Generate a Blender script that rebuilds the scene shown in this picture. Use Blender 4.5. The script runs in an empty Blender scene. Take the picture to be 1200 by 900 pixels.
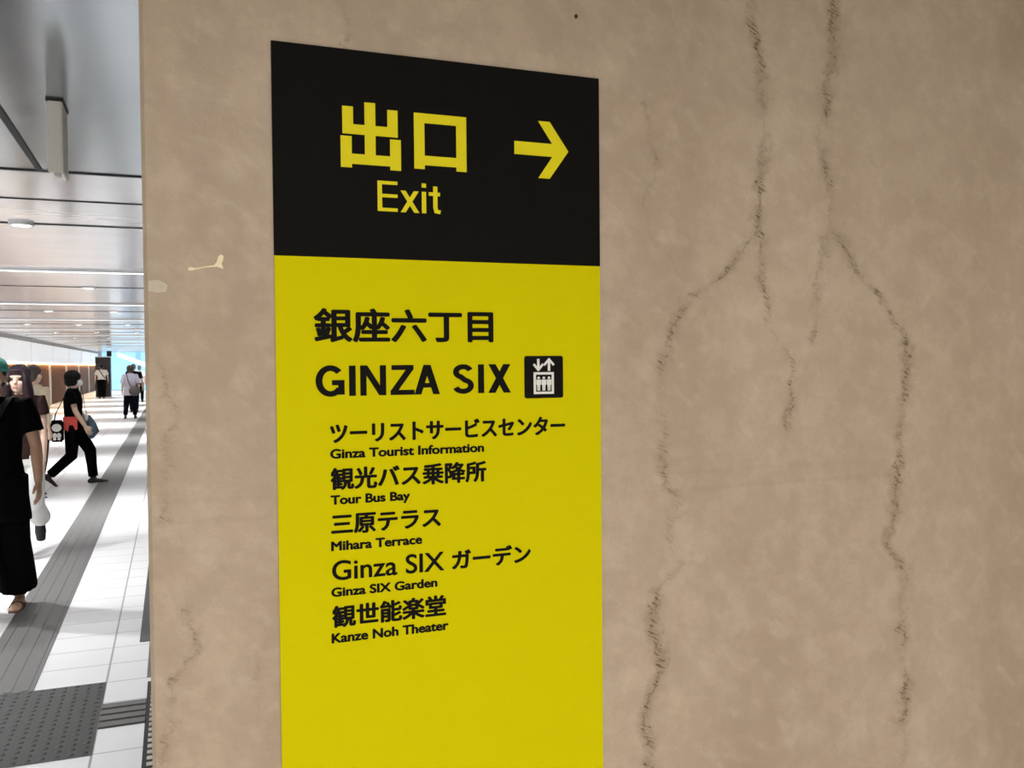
import bpy, bmesh, math, random
from mathutils import Vector, Matrix, Euler, Quaternion
random.seed(7)
S = bpy.context.scene
C = S.collection
R = math.radians
PI = math.pi

# ------------------------------------------------------------------ camera, world, exposure
FPX = 1043.9
yaw, pit, rol = R(20.904), R(-1.3175), R(-0.5157)
fw = Vector((math.sin(yaw)*math.cos(pit), math.cos(yaw)*math.cos(pit), math.sin(pit)))
rt = Vector((math.cos(yaw), -math.sin(yaw), 0)); up = rt.cross(fw)
rr = math.cos(rol)*rt + math.sin(rol)*up
uu = -math.sin(rol)*rt + math.cos(rol)*up
cam = bpy.data.cameras.new('camera'); co = bpy.data.objects.new('camera', cam); C.objects.link(co)
m = Matrix((rr, uu, -fw)).transposed().to_4x4(); m.translation = (0, 0, 1.6); co.matrix_world = m
cam.sensor_width = 36; cam.lens = FPX/1200*36; cam.clip_start = .05; cam.clip_end = 300
S.camera = co
S.view_settings.view_transform = 'Standard'; S.view_settings.look = 'None'
S.view_settings.exposure = 0.0; S.view_settings.gamma = 1; S.view_settings.use_curve_mapping = False
W = bpy.data.worlds.new('world'); S.world = W; W.use_nodes = True
W.node_tree.nodes['Background'].inputs[0].default_value = (1, .97, .93, 1)
W.node_tree.nodes['Background'].inputs[1].default_value = .44

CEIL = 2.65          # ceiling height of the passage
ROWS = [10.7] + [16.2 + 5.3*k for k in range(10)]     # linear lamps across the passage
POOL = 95           # watts of a linear lamp of the passage
def area(name, loc, sx, sy, watts, color=(1, 1, 1), spread=180, rot=(0, 0, 0)):
    l = bpy.data.lights.new(name, 'AREA'); l.shape = 'RECTANGLE'; l.size = sx; l.size_y = sy
    l.energy = watts; l.color = color; l.spread = R(spread)
    o = bpy.data.objects.new(name, l); C.objects.link(o); o.location = loc; o.rotation_euler = rot
    return o
for y in ROWS:
    area('linear_lamp_light', (-1.5, y, CEIL-.035), 5.6, .2, POOL, (.97, .985, 1), 85)
# unseen lamps added behind the camera to light the pillar
FILL_LAMPS = [(-.9, -1.3, 1.9, 66), (-1.2, -4.3, 2.25, 130), (3.0, -3.4, 1.2, 105)]       # x, y, half length, watts
for x, y, w, e in FILL_LAMPS:
    area('added_lamp_light', (x, y, CEIL-.035), 2*w, .5, e, (1, .955, .89), 180)
def spot(parent, watts):
    l = bpy.data.lights.new('downlight_light', 'SPOT'); l.energy = watts; l.spot_size = R(125); l.spot_blend = .6
    l.shadow_soft_size = .05; l.color = (.98, .985, 1)
    o = bpy.data.objects.new('downlight_light', l); C.objects.link(o); o.location = (0, 0, -.03); o.parent = parent

# ------------------------------------------------------------------ materials
def mat(name, col, rough=.6, metal=0, emit=None, es=0, noise=0, nscale=20, bump=0, coat=0, spec=.5):
    M = bpy.data.materials.new(name); M.use_nodes = True
    nt = M.node_tree; b = nt.nodes['Principled BSDF']
    b.inputs['Base Color'].default_value = (*col, 1); b.inputs['Roughness'].default_value = rough
    b.inputs['Metallic'].default_value = metal; b.inputs['Specular IOR Level'].default_value = spec
    if emit: b.inputs['Emission Color'].default_value = (*emit, 1); b.inputs['Emission Strength'].default_value = es
    if noise or bump:
        tc = nt.nodes.new('ShaderNodeTexCoord'); n = nt.nodes.new('ShaderNodeTexNoise')
        n.inputs['Scale'].default_value = nscale; n.inputs['Detail'].default_value = 4
        nt.links.new(tc.outputs['Object'], n.inputs['Vector'])
        if noise:
            mx = nt.nodes.new('ShaderNodeMix'); mx.data_type = 'RGBA'
            mx.inputs[6].default_value = (*[c*(1-noise) for c in col], 1)
            mx.inputs[7].default_value = (*[min(1, c*(1+noise)) for c in col], 1)
            nt.links.new(n.outputs['Fac'], mx.inputs[0]); nt.links.new(mx.outputs[2], b.inputs['Base Color'])
        if bump:
            bp = nt.nodes.new('ShaderNodeBump'); bp.inputs['Strength'].default_value = bump
            bp.inputs['Distance'].default_value = .005
            nt.links.new(n.outputs['Fac'], bp.inputs['Height']); nt.links.new(bp.outputs['Normal'], b.inputs['Normal'])
    return M
BLACKF = mat('black_sign_face', (.0065, .0055, .0045), .6, spec=.06, noise=.1, nscale=300)
YELLOW = mat('yellow_sign_face', (.66, .575, .001), .6, spec=.03, noise=.02, nscale=200)
YLET = mat('yellow_lettering', (.80, .68, .006), .55, spec=.2, noise=.02, nscale=200)
BLET = mat('black_lettering', (.008, .007, .006), .6, spec=.05, noise=.1, nscale=200)
WLET = mat('white_pictogram', (.80, .78, .72), .5, noise=.02, nscale=200)
EDGE = mat('sign_edge', (.45, .38, .02), .4, noise=.05)
GREYSTEP = mat('grey_metal', (.36, .35, .33), .5, 0, noise=.05)
DARK = mat('dark_gap', (.015, .015, .015), .7, noise=.1)
CREAM = mat('cream_casing', (.90, .88, .79), .5, noise=.03)
LAMP = mat('lamp_diffuser', (1, 1, 1), .5, emit=(1, .99, .97), es=3)
DISC = mat('downlight_glow', (1, 1, 1), .5, emit=(1, .97, .92), es=8)
FRAMEW = mat('white_frame', (.75, .75, .75), .4, noise=.02)
TACT = mat('tactile_grey', (.130, .126, .120), .55, noise=.12, nscale=30)
TACTD = mat('tactile_dark_grey', (.038, .038, .034), .55, noise=.15, nscale=30)
GAP = mat('groove_dark', (.035, .034, .03), .8, noise=.1)
STEEL = mat('steel_bars', (.45, .43, .40), .35, .6, noise=.08)
SKIN = mat('skin', (.46, .27, .17), .55, noise=.05, nscale=40)
SKINL = mat('skin_light', (.66, .45, .34), .55, noise=.05, nscale=40)
HAIRB = mat('black_hair', (.005, .004, .004), .55, spec=.12, noise=.3, nscale=80, bump=.4)
HAIRP = mat('dark_plum_hair', (.020, .010, .014), .5, spec=.25, noise=.3, nscale=80, bump=.4)
HAIRBR = mat('dark_brown_hair', (.045, .028, .022), .5, noise=.3, nscale=80, bump=.4)
HAIRG = mat('grey_hair', (.16, .16, .17), .6, noise=.2, nscale=80, bump=.4)
CLOB = mat('black_cloth', (.0035, .0035, .004), .9, noise=.3, nscale=60, bump=.3, spec=.03)
CLOW = mat('white_cloth', (.72, .71, .68), .85, noise=.05, nscale=40, bump=.3)
CLOBG = mat('beige_cloth', (.50, .42, .29), .85, noise=.08, nscale=40, bump=.3)
CLOBR = mat('dark_brown_cloth', (.030, .016, .014), .9, spec=.05, noise=.2, nscale=40, bump=.3)
CLOL = mat('lavender_cloth', (.56, .55, .68), .85, noise=.06, nscale=40, bump=.3)
CLON = mat('dark_navy_cloth', (.006, .006, .012), .9, noise=.2, nscale=40, bump=.3, spec=.04)
CORAL = mat('coral_cloth', (.72, .085, .065), .8, noise=.15, nscale=40, bump=.3)
TEAL = mat('teal_cap_cloth', (.060, .32, .27), .8, noise=.1, nscale=60, bump=.2)
BRLEA = mat('brown_leather', (.10, .045, .030), .5, noise=.15)
STRAP = mat('charcoal_strap', (.020, .021, .020), .8, spec=.1, noise=.15)
BLUEG = mat('slate_blue_bag', (.07, .12, .16), .5, noise=.2)
TAUPE = mat('taupe_bag', (.11, .095, .09), .6, noise=.15)
MASK = mat('white_mask', (.75, .73, .70), .8, noise=.03)
LIPS = mat('lips', (.42, .15, .13), .5, noise=.05)
EYE = mat('dark_eye', (.02, .015, .012), .25, noise=.1)
PEARL = mat('pale_earring', (.85, .83, .78), .2, noise=.02)

def nodes(name):
    M = bpy.data.materials.new(name); M.use_nodes = True
    nt = M.node_tree; b = nt.nodes['Principled BSDF']
    N = lambda t, **k: _n(nt, t, k)
    return M, nt, b, N, nt.links.new
def _n(nt, t, k):
    n = nt.nodes.new('ShaderNode'+t)
    for a, v in k.items(): setattr(n, a, v)
    return n

# stone of the pillar: mottled beige limestone with hatched brown seams
def stone():
    M, nt, b, N, L = nodes('beige_limestone')
    tc = N('TexCoord'); sep = N('SeparateXYZ'); L(tc.outputs['Object'], sep.inputs[0])
    def math_(op, a, c=None, clamp=False):
        n = N('Math', operation=op); n.use_clamp = clamp
        for i, v in enumerate((a, c)):
            if v is None: continue
            if hasattr(v, 'is_output'): L(v, n.inputs[i])
            else: n.inputs[i].default_value = v
        return n.outputs[0]
    def noise(scale, det=4, rough=.5, vec=None, dist=0):
        n = N('TexNoise'); n.inputs['Scale'].default_value = scale; n.inputs['Detail'].default_value = det
        n.inputs['Roughness'].default_value = rough; n.inputs['Distortion'].default_value = dist
        L(vec or tc.outputs['Object'], n.inputs['Vector']); return n.outputs['Fac']
    def mapr(v, a, c, d=0, e=1, smooth=True):
        n = N('MapRange'); n.interpolation_type = 'SMOOTHSTEP' if smooth else 'LINEAR'
        L(v, n.inputs['Value'])
        for i, q in zip((1, 2, 3, 4), (a, c, d, e)): n.inputs[i].default_value = q
        return n.outputs[0]
    def mix(f, A, B, blend='MIX'):
        n = N('Mix', data_type='RGBA', blend_type=blend)
        if hasattr(f, 'is_output'): L(f, n.inputs[0])
        else: n.inputs[0].default_value = f
        for i, q in ((6, A), (7, B)):
            if hasattr(q, 'is_output'): L(q, n.inputs[i])
            else: n.inputs[i].default_value = (*q, 1)
        return n.outputs[2]
    mp = N('Mapping'); mp.inputs['Rotation'].default_value = (0, R(38), 0); mp.inputs['Scale'].default_value = (1.7, 1, 1); mp.vector_type = 'TEXTURE'
    L(tc.outputs['Object'], mp.inputs[0])
    mpv = N('Mapping'); mpv.inputs['Scale'].default_value = (1, 1, .22); L(tc.outputs['Object'], mpv.inputs[0])
    col = mix(mapr(noise(2.2, 5, .55, mpv.outputs[0]), .3, .7), (.425, .318, .222), (.560, .438, .318))
    col = mix(mapr(noise(9, 5, .6), .42, .75, 0, .55), col, (.585, .465, .345))
    col = mix(mapr(noise(30, 3, .5, mp.outputs[0]), .48, .80, 0, .48), col, (.66, .54, .41))
    col = mix(mapr(noise(17, 5, .65), .40, .66, .38, 0), col, (.37, .275, .19))
    col = mix(mapr(noise(6, 3, .5), .62, .8, 0, .5), col, (.43, .335, .262))
    col = mix(mapr(noise(260, 2, .6), .3, .7, 0, .16), col, (.33, .25, .17))
    # seams
    X0, X1, Z0, Z1 = -.1, 1.9, .85, 2.3
    zn = mapr(sep.outputs['Z'], Z0, Z1, 0, 1, False)
    wob = math_('ADD', math_('MULTIPLY', math_('SUBTRACT', noise(16, 4, .65), .5), .055), math_('MULTIPLY', math_('SUBTRACT', noise(75, 3, .6), .5), .040))
    mh = N('Mapping'); mh.inputs['Rotation'].default_value = (0, R(27), 0); mh.inputs['Scale'].default_value = (1/42, 1/60, 1/270); mh.vector_type = 'TEXTURE'
    L(tc.outputs['Object'], mh.inputs[0])
    hatch = mapr(noise(1.0, 3, .6, mh.outputs[0]), .50, .64)
    total = None; halo = None
    for pts, width, strength in SEAMS:
        pts = sorted(pts, key=lambda p: p[1])
        fc = N('FloatCurve'); cu = fc.mapping.curves[0]
        P = [((z-Z0)/(Z1-Z0), (x-X0)/(X1-X0)) for x, z in pts]
        P = [p for p in P if 0 <= p[0] <= 1]
        while len(cu.points) < len(P): cu.points.new(.5, .5)
        for q, p in zip(cu.points, P): q.location = p; q.handle_type = 'VECTOR'
        fc.mapping.extend = 'HORIZONTAL'; fc.mapping.update()
        L(zn, fc.inputs['Value'])
        xc = math_('ADD', math_('MULTIPLY', fc.outputs[0], X1-X0), X0)
        d = math_('ABSOLUTE', math_('ADD', math_('SUBTRACT', sep.outputs['X'], xc), wob))
        zs = [z for x, z in pts]
        ext = math_('MULTIPLY', mapr(sep.outputs['Z'], min(zs)-.02, min(zs)+.03), mapr(sep.outputs['Z'], max(zs)-.03, max(zs)+.02, 1, 0))
        dens = mapr(noise(7.5, 2, .5, None), .38, .62, .25, 1)
        e2 = math_('MULTIPLY', math_('MULTIPLY', ext, dens), strength)
        core = math_('MULTIPLY', mapr(d, .0006, .0034, .50, 0), e2)
        band = math_('MULTIPLY', math_('MULTIPLY', mapr(d, width*.35, width*1.25, 1, 0), math_('MULTIPLY', hatch, mapr(noise(30, 2, .5), .40, .60, .25, 1.25))), e2)
        v = math_('MAXIMUM', math_('MULTIPLY', core, mapr(noise(55, 2), .38, .6)), band)
        hl = math_('MULTIPLY', mapr(d, 0, width*2.4, .50, 0), e2)
        total = v if total is None else math_('MAXIMUM', total, v)
        halo = hl if halo is None else math_('MAXIMUM', halo, hl)
    col = mix(halo, col, (.27, .195, .125))
    col = mix(math_('MULTIPLY', total, 1.35, True), col, (.150, .100, .048))
    # faint level joint lines
    for z, s in ((1.352, .045), (1.385, .03)):
        dz = math_('ABSOLUTE', math_('ADD', math_('SUBTRACT', sep.outputs['Z'], z), math_('MULTIPLY', math_('SUBTRACT', noise(5), .5), .012)))
        col = mix(math_('MULTIPLY', mapr(dz, .001, .008, s*2, 0), mapr(noise(3.2), .42, .6)), col, (.22, .16, .10))
    L(col, b.inputs['Base Color'])
    b.inputs['Roughness'].default_value = .42; b.inputs['Specular IOR Level'].default_value = .3
    bp = N('Bump'); bp.inputs['Strength'].default_value = .18; bp.inputs['Distance'].default_value = .002
    L(math_('SUBTRACT', noise(180, 3), math_('MULTIPLY', total, .8)), bp.inputs['Height']); L(bp.outputs[0], b.inputs['Normal'])
    return M
def wpt(px, py):          # photo point on the pillar's front (plane y = 1.5), used to trace the seams
    d = rr*((px-600)/FPX) - uu*((py-450)/FPX) + fw
    t = 1.5/d.y
    return (d.x*t, 1.6+d.z*t)
SEAMS_PX = [
 ([(885,-20),(880,30),(890,75),(893,120),(897,160),(890,200),(888,250),(884,272),(870,292),(850,322),(810,347),(786,385),(775,420),(775,455),(777,490),(778,540),(783,570),(798,583),(785,620),(790,650),(801,660),(784,680),(768,692),(766,720),(770,750),(775,785),(762,815),(755,840),(764,870),(765,920)], .012, 1.0),
 ([(888,245),(893,315),(897,350),(904,385),(915,402),(927,425),(928,450),(926,468),(925,505)], .010, .75),
 ([(977,-20),(980,25),(977,75),(966,100),(968,130),(958,160),(968,200),(972,240),(973,265),(985,282),(1000,312),(1030,346),(1055,386),(1062,400),(1063,440),(1060,470),(1057,500),(1053,540),(1048,580),(1046,615),(1037,640),(1055,655),(1061,672),(1056,700),(1058,740),(1060,760),(1061,790),(1050,845),(1040,900)], .012, .95),
 ([(972,258),(966,300),(958,320),(958,355),(952,390),(950,406)], .009, .6),
 ([(756,110),(770,190),(756,240),(758,262),(775,292),(797,322)], .006, .32),
 ([(395,-10),(402,15),(410,35),(402,60)], .008, .55),
 ([(185,420),(197,450),(203,490),(194,560),(190,620)], .008, .42),
 ([(232,690),(222,720),(232,760),(205,800),(192,850),(190,910)], .009, .42),
 ([(300,700),(312,740),(300,800),(312,860),(318,920)], .009, .25),
]
SEAMS = [([wpt(*p) for p in pts], w, s) for pts, w, s in SEAMS_PX]
STONE = stone()

def floor_mat():
    M, nt, b, N, L = nodes('pale_floor_tile')
    tc = N('TexCoord'); sep = N('SeparateXYZ'); L(tc.outputs['Object'], sep.inputs[0])
    def line(out, off, pitch, w):
        a = N('Math', operation='ADD'); a.inputs[1].default_value = -off + 300*pitch; L(out, a.inputs[0])
        q = N('Math', operation='MODULO'); q.inputs[1].default_value = pitch; L(a.outputs[0], q.inputs[0])
        e = N('Math', operation='SUBTRACT'); e.inputs[1].default_value = pitch/2; L(q.outputs[0], e.inputs[0])
        f = N('Math', operation='ABSOLUTE'); L(e.outputs[0], f.inputs[0])
        g = N('MapRange'); L(f.outputs[0], g.inputs[0]); g.inputs[1].default_value = pitch/2-w; g.inputs[2].default_value = pitch/2-w*.5
        return g.outputs[0]
    la = line(sep.outputs['Y'], 4.93, .3, .0045); lb = line(sep.outputs['X'], -.335, .6, .0065)
    mx = N('Math', operation='MAXIMUM'); L(la, mx.inputs[0]); L(lb, mx.inputs[1])
    n = N('TexNoise'); n.inputs['Scale'].default_value = 2.2; n.inputs['Detail'].default_value = 5
    L(tc.outputs['Object'], n.inputs['Vector'])
    c = N('Mix', data_type='RGBA'); c.inputs[6].default_value = (.70, .70, .69, 1); c.inputs[7].default_value = (.79, .78, .79, 1)
    L(n.outputs['Fac'], c.inputs[0])
    g = N('Mix', data_type='RGBA'); g.inputs[7].default_value = (.17, .165, .155, 1)
    L(c.outputs[2], g.inputs[6])
    sc = N('Math', operation='MULTIPLY'); sc.inputs[1].default_value = .8; L(mx.outputs[0], sc.inputs[0])
    L(sc.outputs[0], g.inputs[0]); L(g.outputs[2], b.inputs['Base Color'])
    b.inputs['Roughness'].default_value = .38
    return M
FLOOR = floor_mat()

def brushed(name, col, rough, metal):
    M, nt, b, N, L = nodes(name)
    tc = N('TexCoord'); mp = N('Mapping'); mp.inputs['Scale'].default_value = (.25, 2.2, 1); L(tc.outputs['Object'], mp.inputs[0])
    n = N('TexNoise'); n.inputs['Scale'].default_value = 1.5; n.inputs['Detail'].default_value = 4; L(mp.outputs[0], n.inputs['Vector'])
    r = N('MapRange'); L(n.outputs['Fac'], r.inputs[0]); r.inputs[3].default_value = rough*.75; r.inputs[4].default_value = rough*1.3
    L(r.outputs[0], b.inputs['Roughness']); b.inputs['Base Color'].default_value = (*col, 1); b.inputs['Metallic'].default_value = metal
    bp = N('Bump'); bp.inputs['Strength'].default_value = .05; bp.inputs['Distance'].default_value = .02
    L(n.outputs['Fac'], bp.inputs['Height']); L(bp.outputs[0], b.inputs['Normal'])
    return M
CEILM = brushed('white_metal_ceiling', (.84, .845, .87), .17, .55)
CEILN = brushed('grey_metal_ceiling', (.36, .39, .41), .20, .75)
def wood():
    M, nt, b, N, L = nodes('brown_wood_wall')
    tc = N('TexCoord'); mp = N('Mapping'); mp.inputs['Scale'].default_value = (6, 6, .5); L(tc.outputs['Object'], mp.inputs[0])
    n = N('TexNoise'); n.inputs['Scale'].default_value = 2; n.inputs['Detail'].default_value = 5; L(mp.outputs[0], n.inputs['Vector'])
    c = N('Mix', data_type='RGBA'); c.inputs[6].default_value = (.085, .034, .015, 1); c.inputs[7].default_value = (.170, .075, .032, 1)
    L(n.outputs['Fac'], c.inputs[0]); L(c.outputs[2], b.inputs['Base Color']); b.inputs['Roughness'].default_value = .6; b.inputs['Specular IOR Level'].default_value = .12
    return M
WOOD = wood()
PANELW = mat('backlit_white_panel', (.8, .8, .8), .4, emit=(.96, .97, 1), es=.40)
WARM = mat('warm_cove_strip', (1, .8, .5), .5, emit=(1, .60, .22), es=34)
LEDW = mat('white_led_line', (1, 1, 1), .5, emit=(1, .98, .95), es=1.3)
CYAN = mat('pale_blue_backlit_panel', (.3, .6, .8), .4, emit=(.40, .74, .98), es=.95)
CYAND = mat('deeper_blue_backlit_strip', (.3, .5, .7), .4, emit=(.25, .52, .80), es=.8)
CYANW = mat('white_backlit_band', (.9, .9, .9), .4, emit=(.95, .98, 1), es=1.3)
CHAR = mat('charcoal_cabinet', (.022, .024, .030), .45, noise=.1)
PILAS = mat('pale_pilaster', (.52, .45, .38), .5, noise=.05)
BLACKP = mat('black_plastic', (.012, .012, .013), .4, noise=.1)
BORDER = mat('dark_border_stone', (.040, .038, .035), .45, noise=.2, nscale=90)
GLINT = mat('pale_glint_paint', (.86, .74, .46), .35, noise=.06, nscale=200)  # pale colour standing in for a light glint on the stone
PATCH = mat('whitish_patch', (.56, .47, .37), .5, noise=.15, nscale=120)

# ------------------------------------------------------------------ mesh helpers
def new_obj(name, mesh, material, parent=None):
    o = bpy.data.objects.new(name, mesh); C.objects.link(o)
    if material is not None: mesh.materials.clear(); mesh.materials.append(material)
    if parent is not None: o.parent = parent
    return o
def from_bm(name, bm, material, parent=None, smooth=False):
    bmesh.ops.recalc_face_normals(bm, faces=bm.faces)
    me = bpy.data.meshes.new(name); bm.to_mesh(me); bm.free()
    if smooth: me.polygons.foreach_set('use_smooth', [True]*len(me.polygons))
    return new_obj(name, me, material, parent)
def bbox(bm, x0, x1, y0, y1, z0, z1, bev=0):
    t = bmesh.new()
    bmesh.ops.create_cube(t, size=1)
    for v in t.verts:
        v.co = Vector((x0 if v.co.x < 0 else x1, y0 if v.co.y < 0 else y1, z0 if v.co.z < 0 else z1))
    if bev: bmesh.ops.bevel(t, geom=t.edges[:], offset=bev, segments=2, affect='EDGES')
    me = bpy.data.meshes.new('tmp'); t.to_mesh(me); t.free(); bm.from_mesh(me); bpy.data.meshes.remove(me)
def box(name, material, parent, *a, bev=0):
    bm = bmesh.new(); bbox(bm, *a, bev=bev); return from_bm(name, bm, material, parent)
def tag(o, label=None, cat=None, group=None, kind=None):
    if label: o['label'] = label
    if cat: o['category'] = cat
    if group: o['group'] = group
    if kind: o['kind'] = kind
    return o
def structure(o): o['kind'] = 'structure'; return o
def thing(name, label, cat, loc=(0, 0, 0), rz=0, group=None):
    o = bpy.data.objects.new(name, None); C.objects.link(o); o.location = loc; o.rotation_euler = (0, 0, rz)
    o.empty_display_size = .1
    return tag(o, label, cat, group)
def copy_tree(o, parent=None):
    c = o.copy(); C.objects.link(c)
    if parent is not None: c.parent = parent
    for ch in list(o.children): copy_tree(ch, c)
    return c
def prism(bm, poly, y0, y1):      # poly in (x, z), extruded between y0 and y1
    a = [bm.verts.new((x, y0, z)) for x, z in poly]; b_ = [bm.verts.new((x, y1, z)) for x, z in poly]
    n = len(poly)
    bm.faces.new(a); bm.faces.new(b_[::-1])
    for i in range(n): bm.faces.new((a[i], b_[i], b_[(i+1) % n], a[(i+1) % n]))

# ------------------------------------------------------------------ the setting
XL, XR, YB, YE = -4.9, 4.5, -7.0, 68.0
structure(box('floor', FLOOR, None, XL-.3, XR, YB, YE+.3, -.12, 0))
structure(box('ceiling', CEILM, None, XL-.3, XR, 5.35, YE+.3, CEIL, CEIL+.15))
structure(box('ceiling_front', CEILN, None, XL-.3, XR, YB, 5.345, CEIL, CEIL+.15))
structure(box('wall_left', WOOD, None, XL-.2, XL, 5.35, YE, 0, 1.76))
structure(box('wall_right', mat('right_wall_stone', (.45, .38, .30), .5, noise=.06, nscale=6), None, XR, XR+.2, YB, YE, 0, CEIL))
structure(box('wall_back', mat('end_wall_grey', (.55, .57, .60), .5, noise=.04, nscale=6), None, XL-.3, XR, YE+.02, YE+.25, 0, CEIL))
# bulkhead above the light boxes
structure(box('trim_1', GREYSTEP, None, XL-.2, XL+.2, 5.35, YE, 2.53, CEIL-.001))
# dark joint lines across the ceiling
gaps = [(5.335, .03), (6.25, .012), (7.30, .035), (12.9, .02), (18.4, .02), (24.0, .02), (29.5, .02), (35, .02)]
for i, (y, w) in enumerate(gaps):
    structure(box('trim_%d' % (i+2), DARK, None, XL+.21, XR-.01, y, y+w, CEIL-.006, CEIL+.002))
structure(box('trim_10', DARK, None, -.650, -.622, 1.6, 5.33, CEIL-.006, CEIL+.002))
# pale pilasters on the wood wall
for i in range(7):
    y = 30.1 + 6.4*i
    structure(box('trim_%d' % (i+11), PILAS, None, XL-.01, XL+.03, y-.28, y+.28, 0, 1.73))
# stone pillar that carries the sign
PX0, PX1, PY0, PY1 = -.0385, 2.75, 1.5, 2.7
bm = bmesh.new()
ch = .0060
sec = [(PX0, PY0+ch*1.1), (PX0+ch, PY0), (PX1-ch, PY0), (PX1, PY0+ch), (PX1, PY1), (PX0, PY1)]
lo = [bm.verts.new((x, y, 0)) for x, y in sec]; hi = [bm.verts.new((x, y, CEIL-.002)) for x, y in sec]
bm.faces.new(lo); bm.faces.new(hi)
for i in range(6): bm.faces.new((lo[i], lo[(i+1) % 6], hi[(i+1) % 6], hi[i]))
pillar = structure(from_bm('wall_front', bm, STONE))
# marks on the stone: painted light glint, whitish patch, a small hole
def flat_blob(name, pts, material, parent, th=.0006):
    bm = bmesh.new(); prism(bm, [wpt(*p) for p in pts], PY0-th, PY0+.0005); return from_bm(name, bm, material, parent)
flat_blob('painted_glint', [(220,315),(222,313),(225,313),(229,314.4),(240,312.2),(251,310.6),(254,307),(255.5,301),(258.5,298),(262,300),(261.5,305),(259.5,309),(262,315),(254,312.6),(240,313.4),(229,315.8),(225,317),(221,317)], GLINT, pillar)
flat_blob('whitish_patch', [(174,329),(184,328),(190,330),(196,334),(195,342),(184,343),(174,341)], PATCH, pillar, .0004)
flat_blob('dark_pit', [(673,18),(675,16),(677,18),(677,21),(675,22),(673,21)], DARK, pillar)

# ------------------------------------------------------------------ the sign
SX0, SX1, SZ0, SZ1, SZM = .159, .7495, .62, 2.127, 1.780
SF = PY0 - .004
sign = thing('wayfinding_sign', 'tall black and yellow exit direction sign on the beige stone pillar', 'sign', (.454, PY0, SZ0))
def on_sign(o): o.parent = sign; o.location = (-.454, -PY0, -SZ0); return o
on_sign(box('header_panel', BLACKF, None, SX0, SX1, SF, PY0+.001, SZM, SZ1, bev=.0006))['label'] = 'black upper panel with yellow writing'
on_sign(box('destination_panel', YELLOW, None, SX0+.0004, SX1-.0004, SF, PY0+.001, SZ0, SZM-.0003, bev=.0006))['label'] = 'yellow lower panel with black writing'
LY0, LY1 = SF - .0008, SF + .0004
def letter_text(name, body, x0, x1, z0, z1, material, bold=0.0):
    """one line of lettering, fitted to a box on the sign; bold = extra stroke width in metres"""
    cu = bpy.data.curves.new('lettering', 'FONT'); cu.body = body; cu.size = 1
    cu.resolution_u = 6; cu.extrude = .5
    o = bpy.data.objects.new('lettering', cu); C.objects.link(o)
    me = bpy.data.meshes.new_from_object(o.evaluated_get(bpy.context.evaluated_depsgraph_get()))
    bpy.data.objects.remove(o)
    xs = [v.co.x for v in me.vertices]; ys = [v.co.y for v in me.vertices]
    ax, bx, ay, by = min(xs), max(xs), min(ys), max(ys); h = bold/2
    for v in me.vertices:
        v.co = Vector((x0+h+(v.co.x-ax)/(bx-ax)*(x1-x0-2*h), LY0 if v.co.z > 0 else LY1, z0+h*.7+(v.co.y-ay)/(by-ay)*(z1-z0-1.4*h)))
    if bold:
        bm = bmesh.new(); bm.from_mesh(me); base = list(bm.verts)+list(bm.edges)+list(bm.faces)
        for k in range(8):
            r_ = bmesh.ops.duplicate(bm, geom=base)
            bmesh.ops.translate(bm, verts=[g for g in r_['geom'] if isinstance(g, bmesh.types.BMVert)], vec=(h*math.cos(k*PI/4), 2e-6*(k+1), h*.7*math.sin(k*PI/4)))
        bm.to_mesh(me); bm.free()
    return on_sign(new_obj(name, me, material))
def letter_polys(name, polys, material, y0=None, y1=None):
    bm = bmesh.new()
    for i, p in enumerate(polys): prism(bm, p, (LY0 if y0 is None else y0) + i*1e-6, LY1 if y1 is None else y1)
    return on_sign(from_bm(name, bm, material))
def rc(x0, x1, z0, z1): return [(x0, z0), (x1, z0), (x1, z1), (x0, z1)]
# the two large characters of the header (exit)
letter_polys('lettering', [rc(.2726, .2907, 1.9865, 2.0322), rc(.3490, .3668, 1.9865, 2.0322), rc(.2907, .3490, 1.9865, 2.0030),
    rc(.3100, .3284, 1.9537, 2.0412), rc(.2693, .2880, 1.9305, 1.9828), rc(.3532, .3720, 1.9305, 1.9828), rc(.2880, .3532, 1.9368, 1.9539),
    rc(.3953, .4138, 1.9364, 2.0320), rc(.4709, .4896, 1.9364, 2.0320), rc(.4138, .4709, 2.0155, 2.0320), rc(.4138, .4709, 1.9433, 1.9597)], YLET)
letter_polys('arrow', [rc(.5798, .6650, 1.9752, 1.9985),
    [(.6262, 2.0380), (.6489, 2.0380), (.6858, 1.9868), (.6483, 1.9353), (.6258, 1.9353), (.6618, 1.9868)]], YLET)
def stroke(pts, w):               # constant-width band along a polyline, mitred
    pts = [Vector(p) for p in pts]; n = len(pts); A, B = [], []
    for k in range(n):
        d0_ = (pts[k]-pts[k-1]).normalized() if k else None
        d1_ = (pts[k+1]-pts[k]).normalized() if k < n-1 else None
        a = d0_ or d1_; b_ = d1_ or d0_
        t = (a+b_).normalized(); nn = Vector((-t.y, t.x)); sc = w/2/max(.35, nn.dot(Vector((-a.y, a.x))))
        A.append(pts[k]+nn*sc); B.append(pts[k]-nn*sc)
    return [[tuple(A[k]), tuple(A[k+1]), tuple(B[k+1]), tuple(B[k])] for k in range(n-1)]
def arc(cx, cy, rx, ry, a0, a1, n=14): return [(cx+rx*math.cos(R(a0+(a1-a0)*k/n)), cy+ry*math.sin(R(a0+(a1-a0)*k/n))) for k in range(n+1)]
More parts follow.
